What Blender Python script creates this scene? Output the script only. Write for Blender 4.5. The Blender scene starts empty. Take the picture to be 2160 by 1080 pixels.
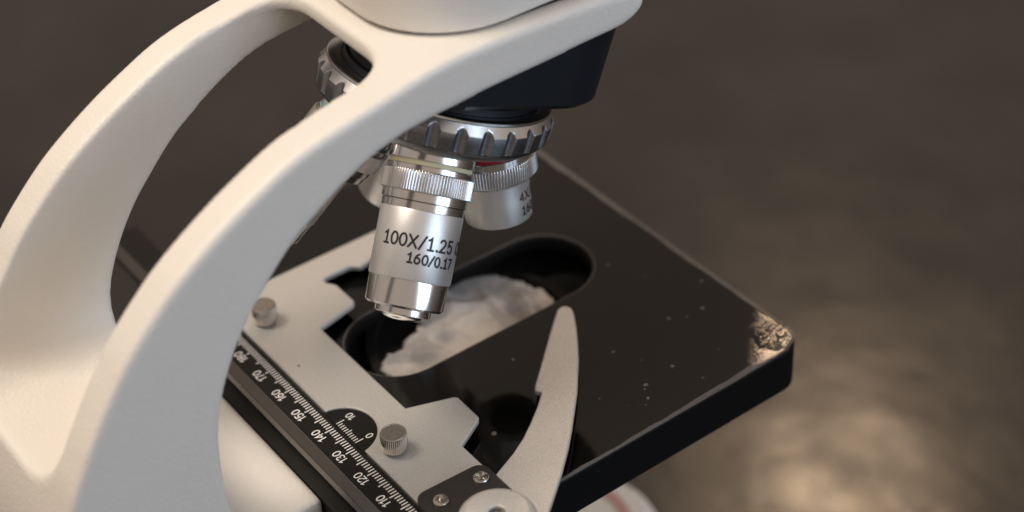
import bpy, bmesh, math, random
import numpy as np
from mathutils import Vector, Matrix
from mathutils.geometry import tessellate_polygon

random.seed(7)
PI = math.pi
MM = 0.001
ZOFF = 150.0                       # the stage top lies 150 mm above the table
scene = bpy.context.scene
COL = scene.collection


def W(p):
    """microscope millimetres -> world metres"""
    return Vector((p[0] * MM, p[1] * MM, (p[2] + ZOFF) * MM))


# ------------------------------------------------------------------ camera
cam_data = bpy.data.cameras.new('camera')
cam = bpy.data.objects.new('camera', cam_data)
COL.objects.link(cam)
cam_data.sensor_width = 36.0
cam_data.lens = 3815.0 / 2160.0 * 36.0
cam_data.clip_start = 0.01
cam_data.clip_end = 50.0
CAM_POS = (319.2, -153.5, 325.8)
CAM_R = ((0.598835, 0.799601, -0.045103), (0.471742, -0.397685, -0.78696), (-0.647191, 0.449982, -0.615353))
cr, cd, cf = (Vector(r) for r in CAM_R)       # right, down, forward
m = Matrix.Identity(4)
for i in range(3):
    m[i][0] = cr[i]
    m[i][1] = -cd[i]
    m[i][2] = -cf[i]
m.translation = W(CAM_POS)
cam.matrix_world = m
cam_data.dof.use_dof = True
cam_data.dof.focus_distance = 0.458
cam_data.dof.aperture_fstop = 6.3
cam_data.dof.aperture_blades = 9
scene.camera = cam

# ------------------------------------------------------------------ world, lamps, exposure
world = bpy.data.worlds.new('World')
scene.world = world
world.use_nodes = True
bg = world.node_tree.nodes['Background']
bg.inputs[0].default_value = (0.33, 0.268, 0.220, 1)
bg.inputs[1].default_value = 1.24


def area(name, loc, target, sx, sy, power, col):
    l = bpy.data.lights.new(name, 'AREA')
    l.shape = 'RECTANGLE'
    l.size, l.size_y = sx, sy
    l.energy = power
    l.color = col
    o = bpy.data.objects.new(name, l)
    COL.objects.link(o)
    o.location = W(loc)
    d = W(target) - W(loc)
    o.rotation_euler = d.to_track_quat('-Z', 'Y').to_euler()
    return o


area('ceiling_lamp', (-330, -470, 1250), (-10, 0, 40), 0.5, 0.5, 13.9, (1.0, 0.865, 0.71))
for wx, wy in ((1800, 270), (1690, 590), (1580, 910)):           # a window of three panes
    area('window_pane', (wx, wy, 640), (0, 40, 50), 0.22, 1.3, 4.6, (0.62, 0.80, 1.0))
area('pendant_lamp', (-616, 894, 823), (20, 140, 0), 0.15, 0.15, 1.6, (1.0, 0.70, 0.45))

vs = scene.view_settings
vs.view_transform = 'Standard'
vs.look = 'None'
vs.exposure = 0.0
vs.gamma = 1.0
vs.use_curve_mapping = False
scene.cycles.use_denoising = True
scene.cycles.max_bounces = 10
scene.cycles.transparent_max_bounces = 12
scene.cycles.caustics_reflective = False
scene.cycles.caustics_refractive = False
scene.cycles.sample_clamp_indirect = 6.0


# ------------------------------------------------------------------ materials
def new_mat(name):
    mt = bpy.data.materials.new(name)
    mt.use_nodes = True
    nt = mt.node_tree
    return mt, nt, nt.nodes['Principled BSDF']


def noise(nt, scale, detail=4, rough=0.55):
    tc = nt.nodes.new('ShaderNodeTexCoord')
    n = nt.nodes.new('ShaderNodeTexNoise')
    n.inputs['Scale'].default_value = scale
    n.inputs['Detail'].default_value = detail
    n.inputs['Roughness'].default_value = rough
    nt.links.new(tc.outputs['Object'], n.inputs['Vector'])
    return n


def bump(nt, src, bs, strength, dist):
    b = nt.nodes.new('ShaderNodeBump')
    b.inputs['Strength'].default_value = strength
    b.inputs['Distance'].default_value = dist
    nt.links.new(src, b.inputs['Height'])
    nt.links.new(b.outputs['Normal'], bs.inputs['Normal'])
    return b


def ramp(nt, src, stops):
    r = nt.nodes.new('ShaderNodeValToRGB')
    e = r.color_ramp.elements
    while len(e) < len(stops):
        e.new(0.5)
    for i, (p, c) in enumerate(stops):
        e[i].position = p
        e[i].color = (c[0], c[1], c[2], 1) if hasattr(c, '__len__') else (c, c, c, 1)
    nt.links.new(src, r.inputs[0])
    return r


def mat_simple(name, col, rough, metal=0.0, bump_scale=None, bump_str=0.1, bump_dist=0.0001, var=0.0, var_scale=300, coat=0.0, spec=0.5):
    mt, nt, bs = new_mat(name)
    bs.inputs['Base Color'].default_value = (*col, 1)
    bs.inputs['Roughness'].default_value = rough
    bs.inputs['Metallic'].default_value = metal
    bs.inputs['Coat Weight'].default_value = coat
    bs.inputs['Coat Roughness'].default_value = 0.1
    bs.inputs['Specular IOR Level'].default_value = spec
    if bump_scale:
        n = noise(nt, bump_scale, 5)
        bump(nt, n.outputs['Fac'], bs, bump_str, bump_dist)
    if var:
        n2 = noise(nt, var_scale, 3)
        r = ramp(nt, n2.outputs['Fac'], [(0.3, [c * (1 - var) for c in col]), (0.7, [min(1, c * (1 + var)) for c in col])])
        nt.links.new(r.outputs[0], bs.inputs['Base Color'])
    return mt


M_WHITE = mat_simple('white_enamel', (0.82, 0.79, 0.745), 0.42, bump_scale=1000, bump_str=0.48, bump_dist=0.0004, var=0.012, var_scale=60)
M_STAGE = mat_simple('matt_black_enamel', (0.005, 0.005, 0.0055), 0.5, spec=0.12)
M_BLACK = mat_simple('black_satin_plastic', (0.008, 0.010, 0.015), 0.45, spec=0.3, bump_scale=2500, bump_str=0.08, bump_dist=0.0001)
M_BLACKPAINT = mat_simple('black_paint', (0.010, 0.010, 0.011), 0.38, bump_scale=1500, bump_str=0.05, bump_dist=0.0001)
M_BLACKMATTE = mat_simple('matt_black', (0.006, 0.006, 0.006), 0.7)
M_BRACKET = mat_simple('black_bracket_paint', (0.016, 0.014, 0.013), 0.5, bump_scale=2600, bump_str=0.12, bump_dist=0.0001)
M_CHROME = mat_simple('chrome', (0.74, 0.74, 0.75), 0.17, 1.0, bump_scale=700, bump_str=0.03, bump_dist=0.0001)
M_KNURL = mat_simple('knurled_chrome', (0.66, 0.66, 0.67), 0.28, 1.0)
M_NICKEL = mat_simple('nickel', (0.62, 0.58, 0.53), 0.2, 1.0, bump_scale=900, bump_str=0.06, bump_dist=0.0001)
M_CAP = mat_simple('scuffed_cap', (0.42, 0.39, 0.36), 0.34, 1.0, bump_scale=1600, bump_str=0.25, bump_dist=0.00015, var=0.15, var_scale=1200)
M_RINGMETAL = mat_simple('brushed_dark_metal', (0.27, 0.28, 0.30), 0.34, 1.0, bump_scale=1500, bump_str=0.14, bump_dist=0.00015, var=0.12, var_scale=900)
M_RIMMETAL = mat_simple('brushed_bright_metal', (0.70, 0.70, 0.71), 0.26, 1.0, bump_scale=1200, bump_str=0.08, bump_dist=0.0001)
M_INK = mat_simple('black_ink', (0.010, 0.012, 0.018), 0.5)
M_MARK = mat_simple('white_print', (0.86, 0.85, 0.83), 0.5)
M_YELLOW = mat_simple('pale_yellow_band', (0.74, 0.68, 0.46), 0.4)
M_RED = mat_simple('red_band', (0.42, 0.015, 0.03), 0.35)
M_TEAL = mat_simple('teal_band', (0.16, 0.42, 0.40), 0.4)
M_STRIPE = mat_simple('faded_red_stripe', (0.56, 0.30, 0.28), 0.5)
M_RULER = mat_simple('black_ruler_enamel', (0.007, 0.0068, 0.0065), 0.45, spec=0.25)
M_RAIL = mat_simple('dark_anodised_rail', (0.20, 0.185, 0.17), 0.30, 1.0, bump_scale=1200, bump_str=0.03, bump_dist=0.0001)


def mat_sparkle(name, col, rough, metal, grain, amt):
    mt, nt, bs = new_mat(name)
    n = noise(nt, grain, 3, 0.7)
    r = ramp(nt, n.outputs['Fac'], [(0.30, [c * (1 - amt) for c in col]), (0.55, col), (0.74, [min(1, c * (1 + amt)) for c in col])])
    nt.links.new(r.outputs[0], bs.inputs['Base Color'])
    r2 = ramp(nt, n.outputs['Fac'], [(0.3, rough + 0.08), (0.75, rough - 0.1)])
    nt.links.new(r2.outputs[0], bs.inputs['Roughness'])
    bs.inputs['Metallic'].default_value = metal
    bump(nt, n.outputs['Fac'], bs, 0.12, 0.0001)
    return mt


M_SILVER = mat_sparkle('silver_paint', (0.625, 0.615, 0.60), 0.46, 0.5, 2600, 0.22)
M_BARREL = mat_sparkle('satin_aluminium', (0.76, 0.76, 0.77), 0.40, 0.75, 4200, 0.10)


def mat_film(name, tint, crinkle):
    """clear plastic film: reflects by Fresnel, otherwise lets through; bubbled towards one corner"""
    mt, nt, bs = new_mat(name)
    nt.nodes.remove(bs)
    out = nt.nodes['Material Output']
    tr = nt.nodes.new('ShaderNodeBsdfTransparent')
    tr.inputs[0].default_value = (*tint, 1)
    gl = nt.nodes.new('ShaderNodeBsdfGlossy')
    gl.inputs['Roughness'].default_value = 0.03
    fr = nt.nodes.new('ShaderNodeFresnel')
    fr.inputs['IOR'].default_value = 1.5
    mx = nt.nodes.new('ShaderNodeMixShader')
    nt.links.new(fr.outputs[0], mx.inputs[0])
    nt.links.new(tr.outputs[0], mx.inputs[1])
    nt.links.new(gl.outputs[0], mx.inputs[2])
    nt.links.new(mx.outputs[0], out.inputs[0])
    if crinkle:
        tc = nt.nodes.new('ShaderNodeTexCoord')
        dst = nt.nodes.new('ShaderNodeVectorMath')
        dst.operation = 'DISTANCE'
        c = W((52, 118.5, 0.15))
        dst.inputs[1].default_value = c
        nt.links.new(tc.outputs['Object'], dst.inputs[0])
        mr = nt.nodes.new('ShaderNodeMapRange')
        mr.inputs[1].default_value = 0.0025
        mr.inputs[2].default_value = 0.0085
        mr.inputs[3].default_value = 0.0
        mr.inputs[4].default_value = 0.0
        nt.links.new(dst.outputs['Value'], mr.inputs[0])
        n = nt.nodes.new('ShaderNodeTexNoise')
        n.inputs['Scale'].default_value = 1500
        n.inputs['Detail'].default_value = 2.5
        n.inputs['Distortion'].default_value = 0.6
        nt.links.new(tc.outputs['Object'], n.inputs['Vector'])
        mu = nt.nodes.new('ShaderNodeMath')
        mu.operation = 'MULTIPLY'
        ce = nt.nodes.new('ShaderNodeMath')
        ce.operation = 'SUBTRACT'
        ce.inputs[1].default_value = 0.5
        nt.links.new(n.outputs['Fac'], ce.inputs[0])
        nt.links.new(ce.outputs[0], mu.inputs[0])
        nt.links.new(mr.outputs[0], mu.inputs[1])
        n2 = nt.nodes.new('ShaderNodeTexNoise')
        n2.inputs['Scale'].default_value = 260
        n2.inputs['Detail'].default_value = 3
        nt.links.new(tc.outputs['Object'], n2.inputs['Vector'])
        ad = nt.nodes.new('ShaderNodeMath')
        ad.operation = 'MULTIPLY_ADD'
        ad.inputs[1].default_value = 0.02
        nt.links.new(n2.outputs['Fac'], ad.inputs[0])
        nt.links.new(mu.outputs[0], ad.inputs[2])
        b = nt.nodes.new('ShaderNodeBump')
        b.inputs['Strength'].default_value = 1.0
        b.inputs['Distance'].default_value = 0.0004
        nt.links.new(ad.outputs[0], b.inputs['Height'])
        nt.links.new(b.outputs[0], gl.inputs['Normal'])
        nt.links.new(b.outputs[0], fr.inputs['Normal'])
    return mt


M_FILM = mat_film('clear_film', (0.97, 0.96, 0.95), True)


def mat_haze_plastic(name, col, opacity, rough):
    mt, nt, bs = new_mat(name)
    bs.inputs['Base Color'].default_value = (*col, 1)
    bs.inputs['Roughness'].default_value = rough
    bs.inputs['Alpha'].default_value = opacity
    n = noise(nt, 350, 3)
    bump(nt, n.outputs['Fac'], bs, 0.5, 0.0006)
    return mt


M_FILMEDGE = mat_haze_plastic('milky_film_edge', (0.46, 0.42, 0.39), 0.20, 0.25)
M_DUST = mat_haze_plastic('dust', (0.42, 0.38, 0.35), 0.30, 0.8)


def mat_tissue():
    mt, nt, bs = new_mat('crumpled_tissue')
    n = noise(nt, 55, 4, 0.6)
    r = ramp(nt, n.outputs['Fac'], [(0.36, (0.55, 0.53, 0.53)), (0.5, (0.82, 0.79, 0.77)), (0.7, (0.90, 0.88, 0.86))])
    nt.links.new(r.outputs[0], bs.inputs['Base Color'])
    bs.inputs['Roughness'].default_value = 0.45
    n2 = noise(nt, 260, 5, 0.6)
    bump(nt, n2.outputs['Fac'], bs, 0.25, 0.0012)
    return mt


M_TISSUE = mat_tissue()


def mat_table():
    mt, nt, bs = new_mat('dark_polished_stone')
    n = noise(nt, 9, 6, 0.62)
    r = ramp(nt, n.outputs['Fac'], [(0.30, (0.0135, 0.0112, 0.0100)), (0.55, (0.021, 0.0176, 0.0155)), (0.75, (0.034, 0.0285, 0.0235))])
    nt.links.new(r.outputs[0], bs.inputs['Base Color'])
    n2 = noise(nt, 22, 5, 0.6)
    r2 = ramp(nt, n2.outputs['Fac'], [(0.32, 0.17), (0.68, 0.30)])
    nt.links.new(r2.outputs[0], bs.inputs['Roughness'])
    n3 = noise(nt, 19, 3, 0.5)
    bump(nt, n3.outputs['Fac'], bs, 0.20, 0.003)
    return mt


M_TABLE = mat_table()


# ------------------------------------------------------------------ object helpers
def link(name, mesh, mat, parent=None):
    o = bpy.data.objects.new(name, mesh)
    COL.objects.link(o)
    if mat:
        for mm_ in (mat if isinstance(mat, (list, tuple)) else [mat]):
            mesh.materials.append(mm_)
    if parent:
        o.parent = parent
        if parent.type == 'EMPTY':
            o.matrix_parent_inverse = Matrix.Translation(-ROOTLOC)
    return o


def mesh_of(name, verts, faces, smooth=True, angle=34, world_mm=True):
    me = bpy.data.meshes.new(name)
    vv = [W(v) for v in verts] if world_mm else verts
    me.from_pydata([tuple(v) for v in vv], [], faces)
    me.validate()
    bm = bmesh.new()
    bm.from_mesh(me)
    bmesh.ops.recalc_face_normals(bm, faces=bm.faces)
    bm.to_mesh(me)
    bm.free()
    if smooth:
        me.shade_smooth()
        me.set_sharp_from_angle(angle=math.radians(angle))
    return me


def offset_poly(pts, d):
    """move a closed CCW outline inwards by d"""
    n = len(pts)
    out = []
    for i in range(n):
        p0, p1, p2 = (Vector(pts[(i + k) % n]) for k in (-1, 0, 1))
        e1, e2 = (p1 - p0), (p2 - p1)
        if e1.length < 1e-9 or e2.length < 1e-9:
            out.append(tuple(p1))
            continue
        e1.normalize()
        e2.normalize()
        n1, n2 = Vector((-e1.y, e1.x)), Vector((-e2.y, e2.x))
        b = n1 + n2
        if b.length < 1e-6:
            b = n1
        b.normalize()
        c = max(0.45, b.dot(n1))
        out.append(tuple(p1 + b * (d / c)))
    return out


def ccw(pts):
    a = sum(pts[i][0] * pts[(i + 1) % len(pts)][1] - pts[(i + 1) % len(pts)][0] * pts[i][1] for i in range(len(pts)))
    return list(pts) if a > 0 else list(reversed(pts))


def round_poly(pts, radii, seg=6):
    """fillet every corner; radii may be one number or one per corner"""
    n = len(pts)
    out = []
    for i in range(n):
        r = radii[i] if hasattr(radii, '__len__') else radii
        p0, p1, p2 = (Vector(pts[(i + k) % n]) for k in (-1, 0, 1))
        a, b = (p0 - p1), (p2 - p1)
        la, lb = a.length, b.length
        a.normalize()
        b.normalize()
        ang = a.angle(b)
        if r <= 0 or abs(PI - ang) < 0.05:
            out.append(tuple(p1))
            continue
        t = min(r / math.tan(ang / 2), la * 0.48, lb * 0.48)
        rr = t * math.tan(ang / 2)
        s, e = p1 + a * t, p1 + b * t
        bis = (a + b).normalized()
        c = p1 + bis * (rr / math.sin(ang / 2))
        a0 = math.atan2(s.y - c.y, s.x - c.x)
        a1 = math.atan2(e.y - c.y, e.x - c.x)
        da = (a1 - a0 + PI) % (2 * PI) - PI
        for k in range(seg + 1):
            th = a0 + da * k / seg
            out.append((c.x + rr * math.cos(th), c.y + rr * math.sin(th)))
    return out


def prism(name, outline, z0, z1, bev, mat, parent, holes=(), hole_bev=None, fmap=None):
    """plate with bevelled top edges and optional holes; fmap(x,y,z) lifts local mm to microscope mm"""
    outline = ccw(outline)
    holes = [list(reversed(ccw(h))) for h in holes]
    verts, faces = [], []
    loops_top, loops_bot = [], []
    for li, lp in enumerate([outline] + holes):
        b = bev if li == 0 else (hole_bev if hole_bev is not None else bev)
        rows = [(z0, lp), (z1 - b, lp)]
        if b > 0:
            rows += [(z1, offset_poly(lp, b))]
        idx = []
        for z, ring in rows:
            st = len(verts)
            verts += [(x, y, z) for x, y in ring]
            idx.append(list(range(st, st + len(ring))))
        for r in range(len(idx) - 1):
            n = len(lp)
            for k in range(n):
                faces.append((idx[r][k], idx[r][(k + 1) % n], idx[r + 1][(k + 1) % n], idx[r + 1][k]))
        loops_top.append(idx[-1])
        loops_bot.append(idx[0])
    for loops in (loops_top, loops_bot):
        flat = [i for lp in loops for i in lp]
        for t in tessellate_polygon([[Vector((verts[i][0], verts[i][1], 0)) for i in lp] for lp in loops]):
            faces.append(tuple(flat[k] for k in t))
    if fmap:
        verts = [fmap(*v) for v in verts]
    return link(name, mesh_of(name, verts, faces, True, 20), mat, parent)


class Frame:
    """axis frame: origin o, e1, e2 across, d along"""

    def __init__(s, o, e1, e2, d):
        s.o, s.e1, s.e2, s.d = (Vector(v) for v in (o, e1, e2, d))

    def pt(s, r, th, a):
        return s.o + s.e1 * (r * math.cos(th)) + s.e2 * (r * math.sin(th)) + s.d * a


def lathe(name, fr, prof, n, mat, parent, radial=None, close=True, angle=34, smooth=True):
    """revolve [(s, r)]; radial(th, s, r) may change the radius"""
    verts, faces = [], []
    for (a, r) in prof:
        for k in range(n):
            th = 2 * PI * k / n
            rr = radial(th, a, r) if radial else r
            verts.append(fr.pt(rr, th, a))
    for i in range(len(prof) - 1):
        for k in range(n):
            k2 = (k + 1) % n
            faces.append((i * n + k, i * n + k2, (i + 1) * n + k2, (i + 1) * n + k))
    if close:
        faces.append(tuple(range(n)))
        faces.append(tuple((len(prof) - 1) * n + k for k in range(n)))
    return link(name, mesh_of(name, verts, faces, smooth, angle), mat, parent)


# ------------------------------------------------------------------ stroke lettering
def arc(cx, cy, rx, ry, a0, a1, n=14):
    return [(cx + rx * math.cos(math.radians(a0 + (a1 - a0) * k / n)), cy + ry * math.sin(math.radians(a0 + (a1 - a0) * k / n))) for k in range(n + 1)]


def glyph(ch, serif):
    """(advance, [(points, closed)]) in a box of height 1"""
    if ch in '0O':
        rx = 0.29 if ch == '0' else 0.38
        return rx * 2 + 0.22, [(arc(rx + 0.03, 0.5, rx, 0.5, 90, 450, 28)[:-1], True)]
    if ch == '1':
        s = [([(0.10, 0.80), (0.22, 0.86), (0.34, 1.0), (0.34, 0.0)], False)]
        if serif:
            s.append(([(0.10, 0.0), (0.58, 0.0)], False))
            return 0.80, s
        return 0.62, s
    if ch == '2':
        return 0.84, [(arc(0.30, 0.72, 0.27, 0.28, 165, -35, 14) + [(0.04, 0.0), (0.60, 0.0)], False)]
    if ch == '3':
        return 0.84, [(arc(0.28, 0.755, 0.24, 0.245, 150, -90, 14) + arc(0.28, 0.265, 0.28, 0.265, 88, -150, 14), False)]
    if ch == '4':
        return 0.86, [([(0.46, 0.0), (0.46, 1.0), (0.03, 0.30), (0.64, 0.30)], False)]
    if ch == '5':
        return 0.84, [([(0.54, 1.0), (0.12, 1.0), (0.08, 0.54)] + arc(0.29, 0.32, 0.27, 0.32, 125, -145, 16), False)]
    if ch == '6':
        return 0.84, [(arc(0.31, 0.31, 0.27, 0.31, 180, -180, 24)[:-1], True), ([(0.04, 0.32), (0.10, 0.62), (0.24, 0.86), (0.46, 1.0)], False)]
    if ch == '7':
        return 0.80, [([(0.03, 1.0), (0.58, 1.0), (0.36, 0.5), (0.24, 0.0)], False)]
    if ch == '8':
        return 0.84, [(arc(0.30, 0.75, 0.23, 0.245, 90, 450, 22)[:-1], True), (arc(0.30, 0.26, 0.27, 0.26, 90, 450, 22)[:-1], True)]
    if ch == 'X':
        return 0.94, [([(0.03, 0.0), (0.70, 1.0)], False), ([(0.03, 1.0), (0.70, 0.0)], False)]
    if ch == '/':
        return 0.66, [([(0.0, -0.06), (0.50, 1.04)], False)]
    if ch == '.':
        return 0.36, [([(0.12, 0.03), (0.13, 0.03)], False)]
    if ch == 'I':
        return 0.40, [([(0.15, 0.0), (0.15, 1.0)], False)]
    if ch == 'L':
        return 0.74, [([(0.08, 1.0), (0.08, 0.0), (0.55, 0.0)], False)]
    if ch == '-':
        return 0.6, [([(0.05, 0.45), (0.45, 0.45)], False)]
    return 0.5, []


def densify(pts, closed, step):
    out = []
    n = len(pts)
    for i in range(n if closed else n - 1):
        a, b = Vector(pts[i]), Vector(pts[(i + 1) % n])
        k = max(1, int((b - a).length / step))
        out += [tuple(a.lerp(b, j / k)) for j in range(k)]
    if not closed:
        out.append(tuple(pts[-1]))
    return out


def ribbon(pts, closed, hw, verts, faces, lift):
    """flat stroke of half width hw round a polyline; (x, y, lift) vertices"""
    n = len(pts)
    P2 = [Vector(p) for p in pts]
    L, Rr = [], []
    for i in range(n):
        if closed:
            t = P2[(i + 1) % n] - P2[i - 1]
            t1, t2 = P2[i] - P2[i - 1], P2[(i + 1) % n] - P2[i]
        else:
            t1 = P2[i] - P2[max(0, i - 1)]
            t2 = P2[min(n - 1, i + 1)] - P2[i]
            if i == 0:
                t1 = t2
            if i == n - 1:
                t2 = t1
        t1, t2 = t1.normalized(), t2.normalized()
        b = Vector((-(t1.y + t2.y), t1.x + t2.x))
        if b.length < 1e-6:
            b = Vector((-t1.y, t1.x))
        b.normalize()
        c = max(0.5, b.dot(Vector((-t1.y, t1.x))))
        L.append(P2[i] + b * hw / c)
        Rr.append(P2[i] - b * hw / c)
    st = len(verts)
    for i in range(n):
        verts.append((L[i].x, L[i].y, lift))
        verts.append((Rr[i].x, Rr[i].y, lift))
    for i in range(n if closed else n - 1):
        j = (i + 1) % n
        faces.append((st + 2 * i, st + 2 * j, st + 2 * j + 1, st + 2 * i + 1))
    if not closed:                                  # round caps
        for end in (0, n - 1):
            t = (P2[1] - P2[0]) if end == 0 else (P2[n - 2] - P2[n - 1])
            t.normalize()
            a0 = math.atan2(-t.y, -t.x)
            cst = len(verts)
            ring = []
            for k in range(1, 6):
                th = a0 - PI / 2 + PI * k / 6
                verts.append((P2[end].x + hw * math.cos(th), P2[end].y + hw * math.sin(th), lift))
                ring.append(cst + k - 1)
            ends = [st + 2 * end, st + 2 * end + 1]
            if end == 0:
                faces.append(tuple([ends[0]] + ring + [ends[1]]))
            else:
                faces.append(tuple([ends[1]] + ring + [ends[0]]))


def text_shape(txt, h, hw, serif=False, spacing=1.0, align='left'):
    """strokes of a text in mm, baseline at y = 0"""
    verts, faces = [], []
    x = 0
    n = 0
    for ch in txt:
        adv, strokes = glyph(ch, serif)
        for pts, closed in strokes:
            q = [((x + px) * h, py * h) for px, py in pts]
            q = densify(q, closed, 0.35)
            if len(q) < 2:
                q = [q[0], (q[0][0] + 0.02, q[0][1])]
            ribbon(q, closed, hw * (1.35 if ch == '.' else 1.0), verts, faces, 0.012 * (n % 3))
            n += 1
        x += adv * spacing
    wdt = (x - 0.2) * h
    if align == 'center':
        verts = [(v[0] - wdt / 2, v[1], v[2]) for v in verts]
    return verts, faces, wdt


# ------------------------------------------------------------------ the table
tb = bmesh.new()
bmesh.ops.create_grid(tb, x_segments=8, y_segments=8, size=6.0)
me = bpy.data.meshes.new('table')
tb.to_mesh(me)
tb.free()
table = link('table', me, M_TABLE)
table['kind'] = 'structure'

# ------------------------------------------------------------------ the microscope
X0 = -13.5
ROOTLOC = W((X0, 30, -150))
scope = bpy.data.objects.new('microscope', None)
COL.objects.link(scope)
scope.location = ROOTLOC
scope.empty_display_size = 0.05
scope['label'] = 'white laboratory microscope with black stage and four silver objectives on dark table'
scope['category'] = 'microscope'


# ---- cast arm: distance field of the side profile, hollowed between the two ribs
def catmull(pts, n=8):
    out = []
    p = [pts[0]] + list(pts) + [pts[-1]]
    for i in range(1, len(p) - 2):
        a, b, c, d = (np.array(q, float) for q in p[i - 1:i + 3])
        for k in range(n):
            t = k / n
            out.append(0.5 * (2 * b + (c - a) * t + (2 * a - 5 * b + 4 * c - d) * t * t + (3 * b - a - 3 * c + d) * t ** 3))
    out.append(np.array(pts[-1], float))
    return out


back = [(-86, -116), (-84, -40), (-79, 5), (-72.3, 29), (-66.4, 41.8), (-60.5, 51.5), (-55.5, 58.8), (-49.5, 66.5), (-39.5, 76.2), (-31.0, 82.6),
        (-21, 88.8), (-11.5, 93.7), (-3.5, 97.3), (5, 99.8), (14.5, 101.7), (21, 102.9), (28, 104.3), (35, 105.5), (43, 106.2), (60, 106.2), (78, 105.5), (88, 104.8), (94.5, 103.8), (98, 102)]
front = [(99, 99.5), (97.8, 97.0), (94.2, 95.0), (89.5, 94.2), (82, 94.0), (67, 93.5), (52, 93.1), (39.5, 92.4), (33.5, 92.0), (27, 91.3), (21.5, 90.1), (16.5, 88.5), (11.5, 86.3),
         (6.8, 83.7), (2, 80.8), (-3.7, 77), (-8.2, 73.2), (-14.2, 67), (-19.3, 61.2), (-24.6, 53.2), (-29, 44), (-31.7, 35.5), (-33.2, 26), (-33.6, 14), (-33.2, 5), (-31.0, -1.5), (-27, -4.4), (-22, -5), (-12, -5)]
prof2 = catmull(back) + catmull(front)[0:] + [np.array(q, float) for q in [(-10, -5.2), (-9, -6.2), (-9, -116)]]
prof2 = np.array(prof2)


def poly_sdf(py, pz, poly):
    shp = py.shape
    q = np.stack([py.ravel(), pz.ravel()], 1)
    d2 = np.full(len(q), 1e18)
    inside = np.zeros(len(q), bool)
    n = len(poly)
    for i in range(n):
        a, b = poly[i], poly[(i + 1) % n]
        e = b - a
        ll = e @ e
        if ll < 1e-12:
            continue
        t = np.clip(((q - a) @ e) / ll, 0, 1)
        dv = q - a - t[:, None] * e
        d2 = np.minimum(d2, (dv ** 2).sum(1))
        c = (a[1] > q[:, 1]) != (b[1] > q[:, 1])
        with np.errstate(divide='ignore', invalid='ignore'):
            xi = a[0] + (q[:, 1] - a[1]) / (b[1] - a[1] if b[1] != a[1] else 1e-12) * e[0]
        inside ^= c & (q[:, 0] < xi)
    d = np.sqrt(d2)
    d[inside] *= -1
    return d.reshape(shp)


def smax(a, b, k):
    h = np.maximum(k - np.abs(a - b), 0) / k
    return np.maximum(a, b) + h * h * k * 0.25


def surface_nets(F, o, h):
    nx, ny, nz = F.shape
    ins = F < 0
    c = np.zeros((nx - 1, ny - 1, nz - 1), np.int8)
    corner = [(i, j, k) for i in (0, 1) for j in (0, 1) for k in (0, 1)]
    for i, j, k in corner:
        c += ins[i:nx - 1 + i, j:ny - 1 + j, k:nz - 1 + k]
    act = (c > 0) & (c < 8)
    ix = np.argwhere(act)
    vid = np.full(act.shape, -1, np.int64)
    vid[act] = np.arange(len(ix))
    acc = np.zeros((len(ix), 3))
    cnt = np.zeros(len(ix))
    vals = {cc: F[ix[:, 0] + cc[0], ix[:, 1] + cc[1], ix[:, 2] + cc[2]] for cc in corner}
    for a in corner:
        for ax in range(3):
            if a[ax] == 0:
                b = list(a)
                b[ax] = 1
                b = tuple(b)
                fa, fb = vals[a], vals[b]
                m_ = (fa < 0) != (fb < 0)
                t = np.where(m_, fa / np.where(fa == fb, 1, fa - fb), 0)
                pt = np.tile(np.array(a, float), (len(ix), 1))
                pt[:, ax] += t
                acc[m_] += pt[m_]
                cnt[m_] += 1
    v = (ix + acc / cnt[:, None]) * h + np.array(o)
    faces = []
    for ax in range(3):
        u, w_ = (ax + 1) % 3, (ax + 2) % 3
        sl0 = [slice(None)] * 3
        sl1 = [slice(None)] * 3
        sl0[ax] = slice(0, -1)
        sl1[ax] = slice(1, None)
        s0, s1 = ins[tuple(sl0)], ins[tuple(sl1)]
        e = np.argwhere(s0 != s1)
        ok = (e[:, u] > 0) & (e[:, w_] > 0) & (e[:, u] < F.shape[u] - 1) & (e[:, w_] < F.shape[w_] - 1)
        e = e[ok]
        flip = s0[e[:, 0], e[:, 1], e[:, 2]]

        def cell(du, dw):
            q = e.copy()
            q[:, u] += du
            q[:, w_] += dw
            return vid[q[:, 0], q[:, 1], q[:, 2]]
        quad = np.stack([cell(-1, -1), cell(0, -1), cell(0, 0), cell(-1, 0)], 1)
        quad[~flip] = quad[~flip][:, ::-1]
        faces.append(quad)
    return v, np.concatenate(faces)


HS = 0.9
gx = np.arange(-38, 38 + HS, HS)
gy = np.arange(-92, 104 + HS, HS)
gz = np.arange(-112, 112 + HS, HS)
GY, GZ = np.meshgrid(gy, gz, indexing='ij')
D2 = poly_sdf(GY, GZ, prof2).astype(np.float32)
AX = np.abs(gx).astype(np.float32)[:, None, None]
YY = gy.astype(np.float32)[None, :, None]
ZZ = gz.astype(np.float32)[None, None, :]
KZ = np.clip(1.6 + (ZZ + 5) * 0.12, 1.6, 2.4).astype(np.float32)
body = smax(D2[None], AX - 34.0, KZ)
hole = smax(AX - 23.3, 28.0 - ZZ, 16.0)
hole = smax(hole, YY - 30.2, 12.0)
under = smax(smax(AX - 23.3, ZZ - 99.8, 2.0), np.maximum(2.0 - YY, YY - 46.0), 2.0)
body = smax(body, -hole, 1.8)
body = smax(body, -under, 1.6)
cav = np.maximum(np.maximum(AX - 32.0, 42.0 - YY), np.maximum(YY - 96.0, ZZ - 99.5))
body = smax(body, -cav, 1.2)
av, af = surface_nets(body.astype(np.float32), (gx[0], gy[0], gz[0]), HS)
av[:, 0] += X0
del body, hole, cav
me = bpy.data.meshes.new('arm')
wv = av * MM
wv[:, 2] += ZOFF * MM
me.from_pydata(wv.tolist(), [], af.tolist())
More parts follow.
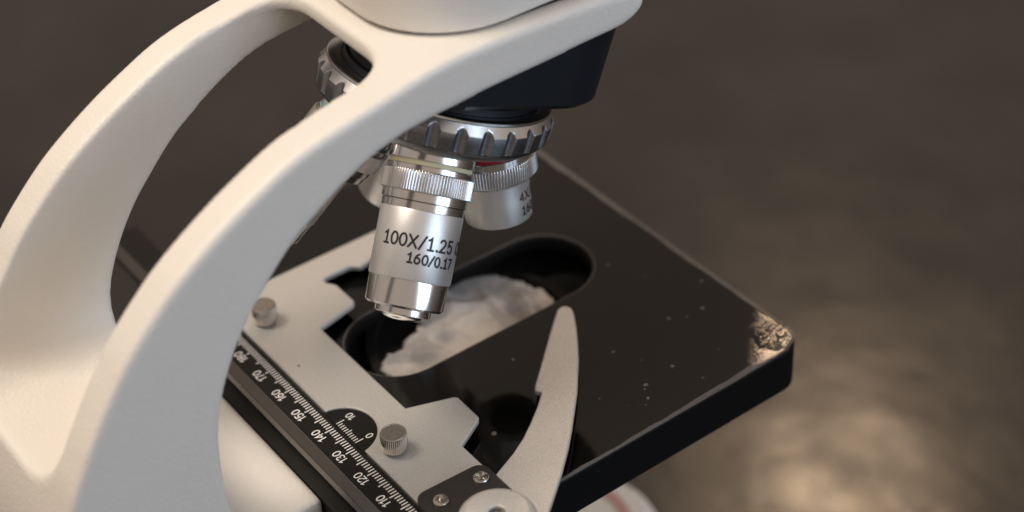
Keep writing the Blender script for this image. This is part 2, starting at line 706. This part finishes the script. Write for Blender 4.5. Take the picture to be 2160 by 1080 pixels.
me.shade_smooth()
arm = link('arm', me, M_WHITE, scope)
sm_ = arm.modifiers.new('smooth', 'SMOOTH')
sm_.factor = 0.5
sm_.iterations = 1
arm['label'] = 'white cast arm of two curved ribs'

# ---- head standing on the arm
hb = []
for (z, g) in [(106.9, 1.4), (107.0, 0.6), (107.4, 0.15), (108.4, 0), (125, 0.8), (150, 2.5), (158, 5), (162, 11), (163.5, 20)]:
    o_ = [(-29.8, 34.6), (29.8, 34.6), (29.8, 118), (-29.8, 118)]
    ring = offset_poly(ccw(round_poly(o_, 25, 12)), g)
    hb.append([(x + X0, y, z) for x, y in ring])
# the back of the head bows out a little
hv, hf = [], []
n_ = len(hb[0])
for ring in hb:
    for (x, y, z) in ring:
        hv.append((x, y - 0.6 * max(0, 1 - ((x - X0) / 24) ** 2) * (1 if y < 60 else 0), z))
for i in range(len(hb) - 1):
    for k in range(n_):
        hf.append((i * n_ + k, i * n_ + (k + 1) % n_, (i + 1) * n_ + (k + 1) % n_, (i + 1) * n_ + k))
hf.append(tuple(range(n_)))
hf.append(tuple((len(hb) - 1) * n_ + k for k in range(n_)))
head = link('head', mesh_of('head', hv, hf, True, 40), M_WHITE, scope)
head['label'] = 'white rounded head housing seated on the arm'
seam_shadow = prism('seam_shadow_strip', [(x + X0, y) for x, y in offset_poly(ccw(round_poly(o_, 25, 12)), 1.3)], 104.6, 106.95, 0, M_BLACKMATTE, head)  # black strip standing in for the shadow in the gap under the head

# ---- base on the table
bo = [(-62, -105), (62, -105), (58, 40), (50, 84), (30, 118), (0, 126), (-30, 118), (-50, 84), (-58, 40)]
bo = round_poly(ccw([(x + X0, y) for x, y in bo]), 24, 7)
base = prism('base', bo, -147, -112, 5, M_WHITE, scope)
base['label'] = 'white rounded foot under the stage'
stripe_out = offset_poly(ccw(bo), 9.5)
stripe_in = offset_poly(ccw(bo), 13.3)
sv, sf = [], []
for (x, y) in stripe_out:
    sv.append((x, y, -111.7))
for (x, y) in stripe_in:
    sv.append((x, y, -111.7))
n_ = len(bo)
for k in range(n_):
    sf.append((k, (k + 1) % n_, n_ + (k + 1) % n_, n_ + k))
link('red_stripe', mesh_of('red_stripe', sv, sf), M_STRIPE, base)
for (x, y) in [(-58, -95), (31, -95), (-45, 70), (18, 70)]:
    fr = Frame((x, y, -150), (1, 0, 0), (0, 1, 0), (0, 0, 1))
    lathe('rubber_foot', fr, [(0, 8), (0.6, 9), (3, 9)], 24, M_BLACKMATTE, base)

# ---- revolving nosepiece
AL = math.radians(22.71)
TC = Vector((X0, 59.0, 77.98))
TA = Vector((0, -math.sin(AL), -math.cos(AL)))
U1 = Vector((0, math.cos(AL), -math.sin(AL)))
U2 = Vector((1, 0, 0))
TF = Frame(TC, U1, U2, TA)

# black housing: a prism along the turret axis, rounded at the front
ho = []
for k in range(25):
    th = PI / 2 - PI * k / 24
    ho.append((13 + 25.5 * abs(math.cos(th)) ** 0.86 * (1 if math.cos(th) >= 0 else -1), 31.6 * math.copysign(abs(math.sin(th)) ** 0.86, math.sin(th))))
ho += [(-17, -31.6), (-23, -27), (-23, 27), (-17, 31.6)]


def housing_map(x, y, z):
    v = TC + U1 * x + U2 * y - TA * (4.0 + (26.0 - z))
    return (v.x, v.y, min(v.z, 99.3))


housing = prism('nosepiece_housing', [(x, y) for x, y in ho], 0, 26, 1.6, M_BLACK, scope, fmap=housing_map)
housing['label'] = 'black housing above the revolving nosepiece'

NF = 28
F0 = math.radians(102.1)
RG, RCEN = 1.85, 32.2


def flute(th, a, r):
    if a > 8.25:
        return r
    d_ = ((th - F0 + PI / NF) % (2 * PI / NF)) - PI / NF
    x_ = RCEN * math.sin(d_)
    if abs(x_) < RG:
        return min(r, RCEN * math.cos(d_) - math.sqrt(RG * RG - x_ * x_))
    return r


gp = [(0.9, 26.5), (0.9, 29.5), (1.05, 29.72)] + [(1.1 + 2.3 * t, 29.75 + 1.6 * t) for t in np.linspace(0, 1, 12)] + [(3.55, 31.4), (5.5, 31.3), (8.24, 31.1)]
turret = lathe('nosepiece', TF, gp, NF * 56, M_RINGMETAL, scope, radial=flute, close=False, angle=28)
turret['label'] = 'revolving nosepiece with fluted metal grip ring'
lathe('bright_rim', TF, [(0.15, 26.4), (0.0, 26.8), (0.0, 29.5), (0.2, 29.85), (0.7, 29.9), (0.85, 29.7), (0.88, 26.4)], 128, M_RIMMETAL, turret, close=False)
lathe('chamfer_band', TF, [(1.06, 29.76)] + [(1.12 + 2.2 * t, 29.80 + 1.56 * t) for t in np.linspace(0, 1, 12)], NF * 56, M_RIMMETAL, turret,
      radial=lambda th, a, r: flute(th, a, r) if flute(th, a, r) > r - 1e-6 else flute(th, a, r) - 0.08, close=False, angle=28)
lathe('lower_flange', TF, [(8.2, 27.0), (8.26, 30.7), (9.0, 30.5), (11.0, 28.4), (11.5, 27.4), (11.5, 4)], 128, M_RINGMETAL, turret, close=True)
lathe('black_collar', TF, [(-4.6, 24.0), (-2.0, 24.6), (-1.6, 25.6), (0.1, 25.9), (0.5, 26.6), (0.8, 26.6)], 96, M_BLACK, turret, close=True)
lathe('pivot_ring', TF, [(-9, 14), (-6.2, 14.6), (-5.9, 18.6), (-5.4, 19.4), (-4.55, 23.8)], 96, M_BLACK, turret, close=True)


def knurl(n, depth):
    def f(th, a, r):
        ph = (th * n / (2 * PI)) % 1.0
        tri = abs(ph * 2 - 1)
        return r - depth * min(1.0, max(0.0, tri * 1.5 - 0.25))
    return f


R_OBJ, S_MNT = 15.14, 11.07
PH100 = math.radians(119.78)


def make_objective(phi, kind, band, label, rows, b1_=None, rb_=10.5):
    rho = U1 * math.cos(phi) + U2 * math.sin(phi)
    d = (TA * math.cos(AL) + rho * math.sin(AL)).normalized()
    o = TC + TA * S_MNT + rho * R_OBJ
    e1 = (U2 - d * U2.dot(d)).normalized()
    e2 = d.cross(e1)
    fr = Frame(o, e1, e2, d)
    if kind == 'short':
        b0, b1, rb, kr, k0, k1 = 15.6, b1_ or 26.3, 9.15, 12.1, 8.2, 13.3
    else:
        b0, b1, rb, kr, k0, k1 = 19.0, 36.4, rb_, 11.65, 9.35, 14.7
    if kind == 'short':
        bp = [(b0 - 2.0, 10.6), (b0 - 0.9, 9.5), (b0, 9.35), (b0 + 4, 9.3), (b1 - 0.6, 9.0), (b1 - 0.15, 8.85), (b1, 8.5), (b1, 6.5), (b1 - 1.5, 6.2), (b1 - 1.5, 3.5)]
    else:
        bp = [(b0 - 0.12, rb - 0.25), (b0, rb), (b0 + 0.2, rb + 0.08), (b1 - 0.3, rb), (b1, rb - 0.15), (b1, rb - 0.8)]
    ob = lathe('objective', fr, bp, 128, M_BARREL, scope, close=False)
    ob['label'] = label
    rc = 10.95 if kind != 'short' else 11.5
    top = [(-2.5, rc - 0.4), (0, rc - 0.4), (5.0, rc), (6.6, rc), (6.85, rc - 0.3), (6.9, rc - 0.8)] if kind != 'short' else [(-2.5, rc - 0.5), (4.6, rc - 0.4), (5.0, rc - 0.6)]
    lathe('collar', fr, top, 128, M_CHROME, ob, close=False)
    g0, g1 = (6.85, 7.95) if kind != 'short' else (4.9, 6.2)
    lathe('colour_band', fr, [(g0, rc - 1.2), (g0, rc - 0.45), ((g0 + g1) / 2, rc - 0.35), (g1, rc - 0.45), (g1, rc - 1.2)], 128, band, ob, close=False)
    lathe('neck_ring', fr, [(g1, rc - 1.0), (g1 + 0.02, rc - 0.25), (g1 + 0.25, rc), (k0 - 0.05, rc), (k0, rc - 1)], 128, M_CHROME, ob, close=False)
    kn = 96
    lathe('knurled_ring', fr, [(k0, kr - 1.6), (k0 + 0.02, kr - 0.32), (k0 + 0.3, kr), (k1 - 0.3, kr), (k1 - 0.02, kr - 0.32), (k1, kr - 1.6)], kn * 8, M_KNURL, ob,
          radial=lambda th, a, r: knurl(kn, 0.24)(th, a, r) if r > kr - 0.2 else r, close=False, angle=25)
    if kind != 'short':
        lathe('lower_ring', fr, [(k1, rc - 1), (k1 + 0.02, rc - 0.1), (k1 + 2.1, rc - 0.12), (k1 + 2.2, rc - 0.45)], 128, M_CHROME, ob, close=False)
        lathe('lower_ring', fr, [(k1 + 2.25, rc - 0.95), (k1 + 2.35, rc - 0.42), (b0 - 0.1, rc - 0.5), (b0 - 0.05, rc - 1.2)], 128, M_CHROME, ob, close=False)
        t1 = 43.7
        lathe('tip_sleeve', fr, [(b1 - 0.02, rb - 1.1), (b1 + 0.02, rb - .38), (b1 + 0.3, rb - .34), (t1 - 0.7, rb - .45), (t1 - 0.1, rb - 1), (t1, rb - 1.5), (t1, min(6.9, rb - 2))], 128, M_CHROME, ob, close=False)
        lathe('front_lens_mount', fr, [(t1 - 0.5, min(7.2, rb - 2)), (t1 + 1.55, min(7.2, rb - 2)), (t1 + 1.75, min(7.0, rb - 2.2)), (t1 + 1.8, min(6.2, rb - 2.6)), (t1 + 2.5, 5.2), (t1 + 3.1, 4.2), (t1 + 3.15, 3.6), (t1 + 3.0, 1.9)], 96, M_CHROME, ob, close=True)
    else:
        lathe('front_lens_mount', fr, [(b1 - 1.45, 6.1), (b1 - 1.6, 3.4), (b1 - 1.9, 3.3)], 64, M_BLACKMATTE, ob, close=True)
    for (txt, h, ang, s_base, hw, rr) in rows:
        v2, f2, _ = text_shape(txt, h, hw, serif=True)
        vv = [fr.pt(rr + 0.035 + z, math.radians(ang) - x / rr, s_base - y) for x, y, z in v2]
        link('lettering', mesh_of('lettering', vv, f2, False), M_INK, ob)
    return ob


make_objective(PH100, 'long', M_YELLOW, 'long objective in front with a pale yellow band, lettered 100X/1.25',
               [('100X/1.25 OIL', 3.0, 92.5, 28.2, 0.27, 10.58), ('160/0.17', 2.35, 51.5, 32.0, 0.24, 10.58)])
make_objective(PH100 - PI / 2, 'short', M_RED, 'short objective with a red band, lettered 4X',
               [('4X/0.10', 2.5, -8.0, 20.0, 0.19, 9.32), ('160/0.17', 2.3, -10.5, 23.9, 0.18, 9.26)])
make_objective(PH100 + PI / 2, 'long', M_TEAL, 'objective with a teal band behind the near rib', [('40X/0.65', 3.0, 200, 28.2, 0.235, 7.18)], rb_=7.1)
make_objective(PH100 + PI, 'short', M_YELLOW, 'objective on the far side, mostly hidden', [('10X/0.25', 2.5, 200, 22, 0.19, 9.36)], b1_=37.5)

# ---- stage plate with its long opening
SX0, SX1, SY0, SY1 = -85.5, 58.5, -3.2, 123.6
so = round_poly([(SX0, SY0), (SX1, SY0), (SX1, SY1), (SX0, SY1)], [3, 3, 7, 7], 8)
slot = arc(X0, 37.8, 14.2, 14.2, 180, 360, 24) + arc(X0, 88.2, 14.2, 14.2, 0, 180, 24)
stage = prism('stage', so, -4, 0, 0.7, M_STAGE, scope, holes=[slot], hole_bev=0.8)
prism('skirt', so, -14, -4.02, 0, M_STAGE, stage, holes=[offset_poly(ccw(so), 4)])
stage['label'] = 'black rectangular stage with a long rounded opening'
fo = offset_poly(ccw(so), 0.9)
fh = arc(X0, 37.8, 15.05, 15.05, 180, 360, 24) + arc(X0, 88.2, 15.05, 15.05, 0, 180, 24)
pl = [Vector((x, y, 0)) for x, y in fo], [Vector((x, y, 0)) for x, y in reversed(fh)]
fv = [(v.x, v.y, 0.16) for lp in pl for v in lp]
ff = [t for t in tessellate_polygon(list(pl))]
film = link('protective_film', mesh_of('protective_film', fv, ff, False), M_FILM, stage)
film['label'] = 'clear glossy film on the stage, crinkled at one corner'
for p in film.data.polygons:
    if p.normal.z < 0:
        p.flip()

# bubbled, wrinkled film at the corner
from mathutils import noise as mnoise
bub, bid, bfc = [], {}, []
gs = 0.22
for i in range(72):
    for j in range(72):
        x, y = 43.2 + i * gs, 109.0 + j * gs
        if x > SX1 - 0.7 or y > SY1 - 0.7:
            continue
        if x > SX1 - 7 and y > SY1 - 7 and math.hypot(x - SX1 + 7, y - SY1 + 7) > 6.3:
            continue
        dd_ = math.hypot((x - 51.6) / 6.5, (y - 118.9) / 6.5) + 0.25 * mnoise.noise(Vector((x * 0.5, y * 0.5, 3.0)))
        if dd_ > 1:
            continue
        amp = min(1.0, (1 - dd_) * 2.2)
        q1 = mnoise.noise(Vector((x * 0.75 + 5, y * 1.05, 0.3)))
        q2 = mnoise.noise(Vector((x * 1.3, y * 1.5 + 9, 1.7)))
        h_ = 0.34 * (1 - abs(q1) * 2) + 0.14 * (1 - abs(q2) * 2)
        bid[(i, j)] = len(bub)
        bub.append((x, y, 0.30 + amp * h_))
for (i, j) in bid:
    if all(k in bid for k in ((i + 1, j), (i, j + 1), (i + 1, j + 1))):
        bfc.append((bid[(i, j)], bid[(i + 1, j)], bid[(i + 1, j + 1)], bid[(i, j + 1)]))
M_WRINKLE = mat_film('wrinkled_film', (0.96, 0.95, 0.94), False)
wr = link('film_wrinkles', mesh_of('film_wrinkles', bub, bfc, True, 180), M_WRINKLE, stage)
wr['label'] = 'wrinkled lifted film at the stage corner'

# film edge: a milky wavy rim along two sides, curling up at the corner
random.seed(3)
path = []
for k in range(60):
    t = k / 59
    y = 6 + t * (117.2 - 6)
    wv_ = 0.55 + 0.12 * math.sin(y * 0.31) + 0.07 * math.sin(y * 0.83 + 1) + (1.3 * max(0, (y - 62) / 55) ** 1.4)
    lift = 0.25 + 0.9 * max(0, (y - 92) / 25) ** 2 + 0.12 * math.sin(y * 0.5) * max(0, (y - 60) / 55)
    path.append(((58.42, y, -0.25 + 0.6 * lift), (58.3 - wv_, y + 0.4, 0.20 + lift)))
cx, cy = SX1 - 7, SY1 - 7
for k in range(1, 13):
    th = math.radians(90 * k / 12)
    wv_ = 3.0 - 1.8 * k / 12
    up = 1.3 + 1.9 * math.sin(min(1, k / 8) * PI)
    path.append(((cx + 7.0 * math.cos(th), cy + 7.0 * math.sin(th), 0.2 + up * 0.55), (cx + (6.9 - wv_) * math.cos(th), cy + (6.9 - wv_) * math.sin(th), 0.25 + up)))
ev, ef = [], []
for a_, b_ in path:
    mid = tuple((a_[i] + b_[i]) / 2 + (0, 0, 0.18)[i] for i in range(3))
    ev += [a_, mid, b_]
for i in range(len(path) - 1):
    for j in range(2):
        ef.append((3 * i + j, 3 * i + j + 1, 3 * i + 4 + j, 3 * i + 3 + j))
link('film_edge', mesh_of('film_edge', ev, ef, True, 80), M_FILMEDGE, stage)
ev, ef = [], []
for k in range(60):
    x = 50 - 132 * k / 59
    w_ = 1.5 + 0.3 * math.sin(x * 0.21) + 0.2 * math.sin(x * 0.6)
    if x > 20:
        w_ *= 1 - 0.6 * (x - 20) / 30
    ev += [(x, SY1 + 0.35, 0.10), (x, SY1 - w_ * 0.5, 0.45), (x, SY1 - w_, 0.22)]
for i in range(59):
    for j in range(2):
        ef.append((3 * i + j, 3 * i + j + 1, 3 * i + 4 + j, 3 * i + 3 + j))
link('film_edge', mesh_of('film_edge', ev, ef, True, 80), M_FILMEDGE, stage)
rim_a = arc(X0, 37.8, 14.95, 14.95, 180, 360, 24) + arc(X0, 88.2, 14.95, 14.95, 0, 180, 24)
rim_b = arc(X0, 37.8, 15.45, 15.45, 180, 360, 24) + arc(X0, 88.2, 15.45, 15.45, 0, 180, 24)
nr = len(rim_a)
link('film_edge', mesh_of('film_edge', [(x, y, 0.12) for x, y in rim_a] + [(x, y, 0.26) for x, y in rim_b],
     [(k, (k + 1) % nr, nr + (k + 1) % nr, nr + k) for k in range(nr)], True, 60), M_FILMEDGE, stage)
# dust under the film
dv, df = [], []
spots = [(21, 119.1, .6), (30.2, 111.3, .75), (27.5, 101.1, .6), (28.5, 80.3, .55), (43.4, 88.8, .6), (44.5, 78.5, .65), (45.6, 77.2, .3), (48.9, 75.6, .45), (33.8, 36.1, .75), (-2, 103.5, .6), (30.3, 105.6, .35),
         (13.6, 57.4, .5), (40.9, 65.5, .25), (50.5, 73.5, .2), (36, 84, .2), (9, 108, .35), (46, 103, .25), (52, 92, .25)]
for _ in range(70):
    spots.append((random.uniform(10, 57), random.uniform(28, 121), random.uniform(0.05, 0.14)))
for x, y, r in spots:
    st_ = len(dv)
    nn = 10
    for k in range(nn):
        th = 2 * PI * k / nn
        rr = r * random.uniform(0.75, 1.15)
        dv.append((x + rr * math.cos(th), y + rr * math.sin(th), 0.23))
    df.append(tuple(range(st_, st_ + nn)))
dust = link('dust_specks', mesh_of('dust_specks', dv, df, False), M_DUST, stage)
dust['kind'] = 'stuff'

backing = prism('gap_backing', round_poly([(-70, -8.4), (52, -8.4), (52, 24), (-70, 24)], 2, 4), -60, -6.4, 0.6, M_BLACKMATTE, scope)  # black block added so the gap behind the rail stays dark
backing['label'] = 'black carrier block added to darken the gap under the back of the stage'

# ---- condenser under the opening
CF = Frame((X0, 63, -45), (1, 0, 0), (0, 1, 0), (0, 0, 1))
cond = lathe('condenser', CF, [(0, 20), (18, 22), (24, 52), (31.4, 52), (31.4, 31.8), (33.4, 31.8), (33.9, 31.3), (33.9, 28.6), (32.2, 28.2), (32.2, 3)], 96, M_BLACKMATTE, scope)  # wide flange added so only black shows past the disc through the opening
cond['label'] = 'black round condenser below the stage opening'

# ---- ruler rail along the back of the stage
rail = prism('ruler_rail', round_poly([(-103, -4.55), (118, -4.55), (118, 3.55), (-103, 3.55)], 0.8, 3), -2.3, 5.0, 0.35, M_RULER, scope)
rail['label'] = 'black rail with white millimetre scale from 110 to 180'
for nm, sec in (('side_face', [(-4.5, 4.75), (-4.62, 4.72), (-6.40, 2.08), (-6.2, 2.0), (-4.5, 2.0)]),
                ('lower_ledge', [(-4.5, 1.92), (-6.52, 1.92), (-7.0, 0.25), (-6.8, 0.0), (-4.5, 0.0)])):
    n5 = len(sec)
    vv = [(-102.5, y, z) for y, z in sec] + [(117.5, y, z) for y, z in sec]
    fc = [(k, (k + 1) % n5, n5 + (k + 1) % n5, n5 + k) for k in range(n5)] + [tuple(range(n5)), tuple(range(n5, 2 * n5))]
    link(nm, mesh_of(nm, vv, fc, False), M_RAIL, rail)
tv, tf = [], []
for mmv in range(92, 206):
    x = 150 - mmv
    ln = 2.75 if mmv % 5 == 0 else 1.85
    y1 = 2.35
    hw = 0.17
    st_ = len(tv)
    tv += [(x - hw, y1 - ln, 5.05), (x + hw, y1 - ln, 5.05), (x + hw, y1, 5.05), (x - hw, y1, 5.05)]
    tf.append((st_, st_ + 1, st_ + 2, st_ + 3))
link('scale_marks', mesh_of('scale_marks', tv, tf, False), M_MARK, rail)
for mmv in range(100, 201, 10):
    v2, f2, w2 = text_shape(str(mmv), 2.15, 0.17, spacing=0.98, align='center')
    vv = [(150 - mmv - x, -1.05 - y, 5.05 + z * 0.5) for x, y, z in v2]
    link('numeral', mesh_of('numeral', vv, f2, False), M_MARK, rail)

# ---- slide holder: silver plate, thumb screws, bracket, spring finger
vern = arc(12.2, 3.0, 9.55, 9.55, 172, 8, 22)
po = [(-54.6, 4.25)] + [(2.75, 4.25)] + [p for p in vern if p[1] > 4.6] + [(21.7, 4.25), (66, 4.25), (66, 24.4), (36.0, 24.5), (31.2, 33.2), (30.2, 34.0), (20.6, 34.2), (19.8, 33.5), (15.3, 21.2),
      (-26.7, 21.2), (-29.6, 34.0), (-30.8, 34.9), (-40.1, 34.9), (-42.7, 33.2), (-44.2, 33.3), (-44.9, 34.4), (-44.9, 42.3), (-44.2, 43.4), (-42.7, 44.8), (-43.1, 47.5), (-45, 52), (-44.5, 70), (-46, 80), (-50, 82.5), (-54.2, 80)]
plate = prism('slide_holder', po, 3.5, 5.0, 0.4, M_SILVER, scope)
plate['label'] = 'silver slide holder plate with two tabs'
# small pit in the paint
lathe('paint_pit', Frame((-16.9, 8.2, 5.01), (1, 0, 0), (0, 1, 0), (0, 0, 1)), [(0, 0.34), (0.015, 0.2)], 10, M_BRACKET, plate)
vp = prism('vernier_plate', [(2.2, 3.9)] + arc(12.2, 3.2, 10.4, 10.4, 165, 15, 18) + [(22.4, 3.9)], 2.6, 4.2, 0.1, M_RULER, plate)
tv, tf = [], []
for k in range(11):
    x = 17.3 - k * 0.91
    ln = 2.5 if k in (0, 10) else (1.95 if k == 5 else 1.45)
    st_ = len(tv)
    tv += [(x - .13, 4.1, 4.24), (x + .13, 4.1, 4.24), (x + .13, 4.1 + ln, 4.24), (x - .13, 4.1 + ln, 4.24)]
    tf.append((st_, st_ + 1, st_ + 2, st_ + 3))
link('vernier_marks', mesh_of('vernier_marks', tv, tf, False), M_MARK, vp)
for txt, x, y in (('0', 17.4, 9.4), ('10', 8.2, 9.5)):
    v2, f2, w2 = text_shape(txt, 1.9, 0.14, align='center')
    link('numeral', mesh_of('numeral', [(x - a, y - b, 4.22 + c * 0.5) for a, b, c in v2], f2, False), M_MARK, vp)
for (x, y) in [(26.6, 10.3), (-38.8, 10.9)]:
    fr = Frame((x, y, 5.0), (1, 0, 0), (0, 1, 0), (0, 0, 1))
    ts = lathe('thumb_screw', fr, [(0.0, 2.0), (0.35, 2.1), (0.4, 2.5), (1.1, 3.3), (1.3, 3.5), (5.6, 3.5), (6.0, 3.25)], 40 * 6, M_NICKEL, plate,
               radial=lambda th, a, r: knurl(40, 0.28)(th, a, r) if r > 3.4 else r, close=False, angle=50)
    lathe('cap', fr, [(5.95, 3.3), (6.15, 3.08), (6.15, 2.95), (6.0, 2.8)], 64, M_CAP, ts, angle=12)

# bracket with two cross screws and the pivot knob
bk = round_poly([(45.2, 3.0), (100, 3.0), (100, 23.6), (46.2, 23.6)], [3.2, 3, 3, 3.2], 6)
bracket = prism('bracket', bk, 5.05, 8.0, 0.7, M_BRACKET, plate)
for q, (x, y) in enumerate([(51.4, 19.6), (51.5, 7.4)]):
    fr = Frame((x, y, 8.0), (1, 0, 0), (0, 1, 0), (0, 0, 1))
    lathe('screw_seat', fr, [(0.012, 2.35), (0.02, 2.0)], 40, M_BLACKPAINT, plate, close=False)
    a0 = (0.35, 0.9)[q]
    # pan head with a recessed cross
    N_ = 64
    rings = [(2.0, 0.02), (2.0, 0.45), (1.85, 0.62), (1.5, 0.70), (1.15, 0.74), (0.75, 0.76), (0.45, 0.77), (0.2, 0.77)]
    sv, sf = [], []
    for (r, z) in rings:
        for k in range(N_):
            th = 2 * PI * k / N_
            x_, y_ = r * math.cos(th - a0), r * math.sin(th - a0)
            dz = 0
            if (abs(x_) < 0.27 and abs(y_) < 1.3) or (abs(y_) < 0.27 and abs(x_) < 1.3):
                dz = -0.55
            sv.append((x + r * math.cos(th), y + r * math.sin(th), 8.0 + z + dz))
    for i in range(len(rings) - 1):
        for k in range(N_):
            sf.append((i * N_ + k, i * N_ + (k + 1) % N_, (i + 1) * N_ + (k + 1) % N_, (i + 1) * N_ + k))
    sf.append(tuple((len(rings) - 1) * N_ + k for k in range(N_)))
    link('cross_screw', mesh_of('cross_screw', sv, sf, True, 30), M_NICKEL, plate)
KF = Frame((68.0, 12.6, 8.0), (1, 0, 0), (0, 1, 0), (0, 0, 1))
knob = lathe('pivot_knob', KF, [(0.05, 9.6), (4.0, 9.6), (4.4, 9.45), (6.0, 7.7), (6.15, 7.4), (6.15, 2.4), (5.9, 2.1), (4.2, 1.9), (4.2, 0.5)], 96, M_SILVER, plate)
lathe('knob_screw', Frame((68.0, 12.6, 12.0), (1, 0, 0), (0, 1, 0), (0, 0, 1)), [(0.2, 1.9), (1.3, 1.75), (1.7, 1.3), (1.72, 0.7), (1.2, 0.6)], 40, M_NICKEL, knob)
lathe('knob_washer', Frame((68.0, 12.6, 8.0), (1, 0, 0), (0, 1, 0), (0, 0, 1)), [(0.02, 10.6), (0.35, 10.6), (0.45, 10.4), (0.45, 9)], 72, M_BLACKPAINT, plate)

fl = [(62, 12), (52, 20), (48.8, 26.4), (46.0, 33.2), (43.2, 38.6), (39.6, 43.9), (36.2, 48.5), (32.4, 52.9), (30.6, 52.0), (29.0, 53.4), (21.2, 62.2), (14.4, 69.8), (10.8, 74.0), (8.4, 76.8), (7.9, 78.4), (8.3, 79.6),
      (9.4, 80.3), (10.9, 80.2), (13.1, 79.1), (18, 76.0), (22.6, 72.8), (28, 68.8), (33.0, 64.6), (38, 60.4), (42.8, 55.8), (48, 50.8), (52.8, 45.9), (59.6, 38.2), (65.9, 30.3), (70, 25), (76, 14)]
finger = prism('spring_finger', fl, 2.6, 4.1, 0.35, M_SILVER, plate)
finger['label'] = 'curved silver spring finger with a small notch'

# ------------------------------------------------------------------ tissue lying on the condenser, seen through the opening
rng = np.random.default_rng(5)
rim_out = []
for k in range(49):                       # far side follows the condenser's circle
    th = math.radians(-62 + 205 * k / 48)
    rim_out.append((X0 + 26.6 * math.cos(th), 63 + 26.6 * math.sin(th)))
ragged = [(-36, 72), (-33, 62), (-29, 54), (-24.5, 50.5), (-22.6, 47.6), (-22.8, 44.6), (-21.0, 42.6), (-20.6, 38.8), (-19.6, 35.6), (-17.9, 32.6), (-14.2, 32.4), (-9.0, 35.6), (-4, 38.5)]
tp = ccw(rim_out + ragged)


def in_poly(x, y, poly):
    c = False
    j = len(poly) - 1
    for i in range(len(poly)):
        if (poly[i][1] > y) != (poly[j][1] > y) and x < (poly[j][0] - poly[i][0]) * (y - poly[i][1]) / (poly[j][1] - poly[i][1]) + poly[i][0]:
            c = not c
        j = i
    return c


folds = [(rng.uniform(0, PI), rng.uniform(-22, 22), rng.uniform(1.4, 5.0), rng.uniform(0.8, 2.8)) for _ in range(17)]


def crumple(x, y):
    z = 0
    u, v = x - X0, y - 60
    for a_, off, w_, h_ in folds:
        dd = u * math.cos(a_) + v * math.sin(a_) - off
        z += h_ * max(0, 1 - abs(dd) / w_) * (0.5 + 0.5 * math.sin((u * -math.sin(a_) + v * math.cos(a_)) * 0.17 + off))
    return z


step = 0.8
gv, gi, gf = [], {}, []
for i in range(-50, 51):
    for j in range(-50, 51):
        x, y = X0 + i * step, 62 + j * step
        if in_poly(x, y, tp):
            gi[(i, j)] = len(gv)
            gv.append((x, y, -11.0 + 6.0 * (1 - math.exp(-crumple(x, y) / 4.6))))
for (i, j) in list(gi):
    if (i + 1, j) in gi and (i, j + 1) in gi and (i + 1, j + 1) in gi:
        q = (gi[(i, j)], gi[(i + 1, j)], gi[(i + 1, j + 1)], gi[(i, j + 1)])
        gf += [(q[0], q[1], q[2]), (q[0], q[2], q[3])]
tis = link('tissue', mesh_of('tissue', gv, gf, True, 24), M_TISSUE)
tis['label'] = 'crumpled whitish tissue lying in the long opening of the black stage'
tis['category'] = 'tissue'
so_ = tis.modifiers.new('thickness', 'SOLIDIFY')
so_.thickness = 0.0001
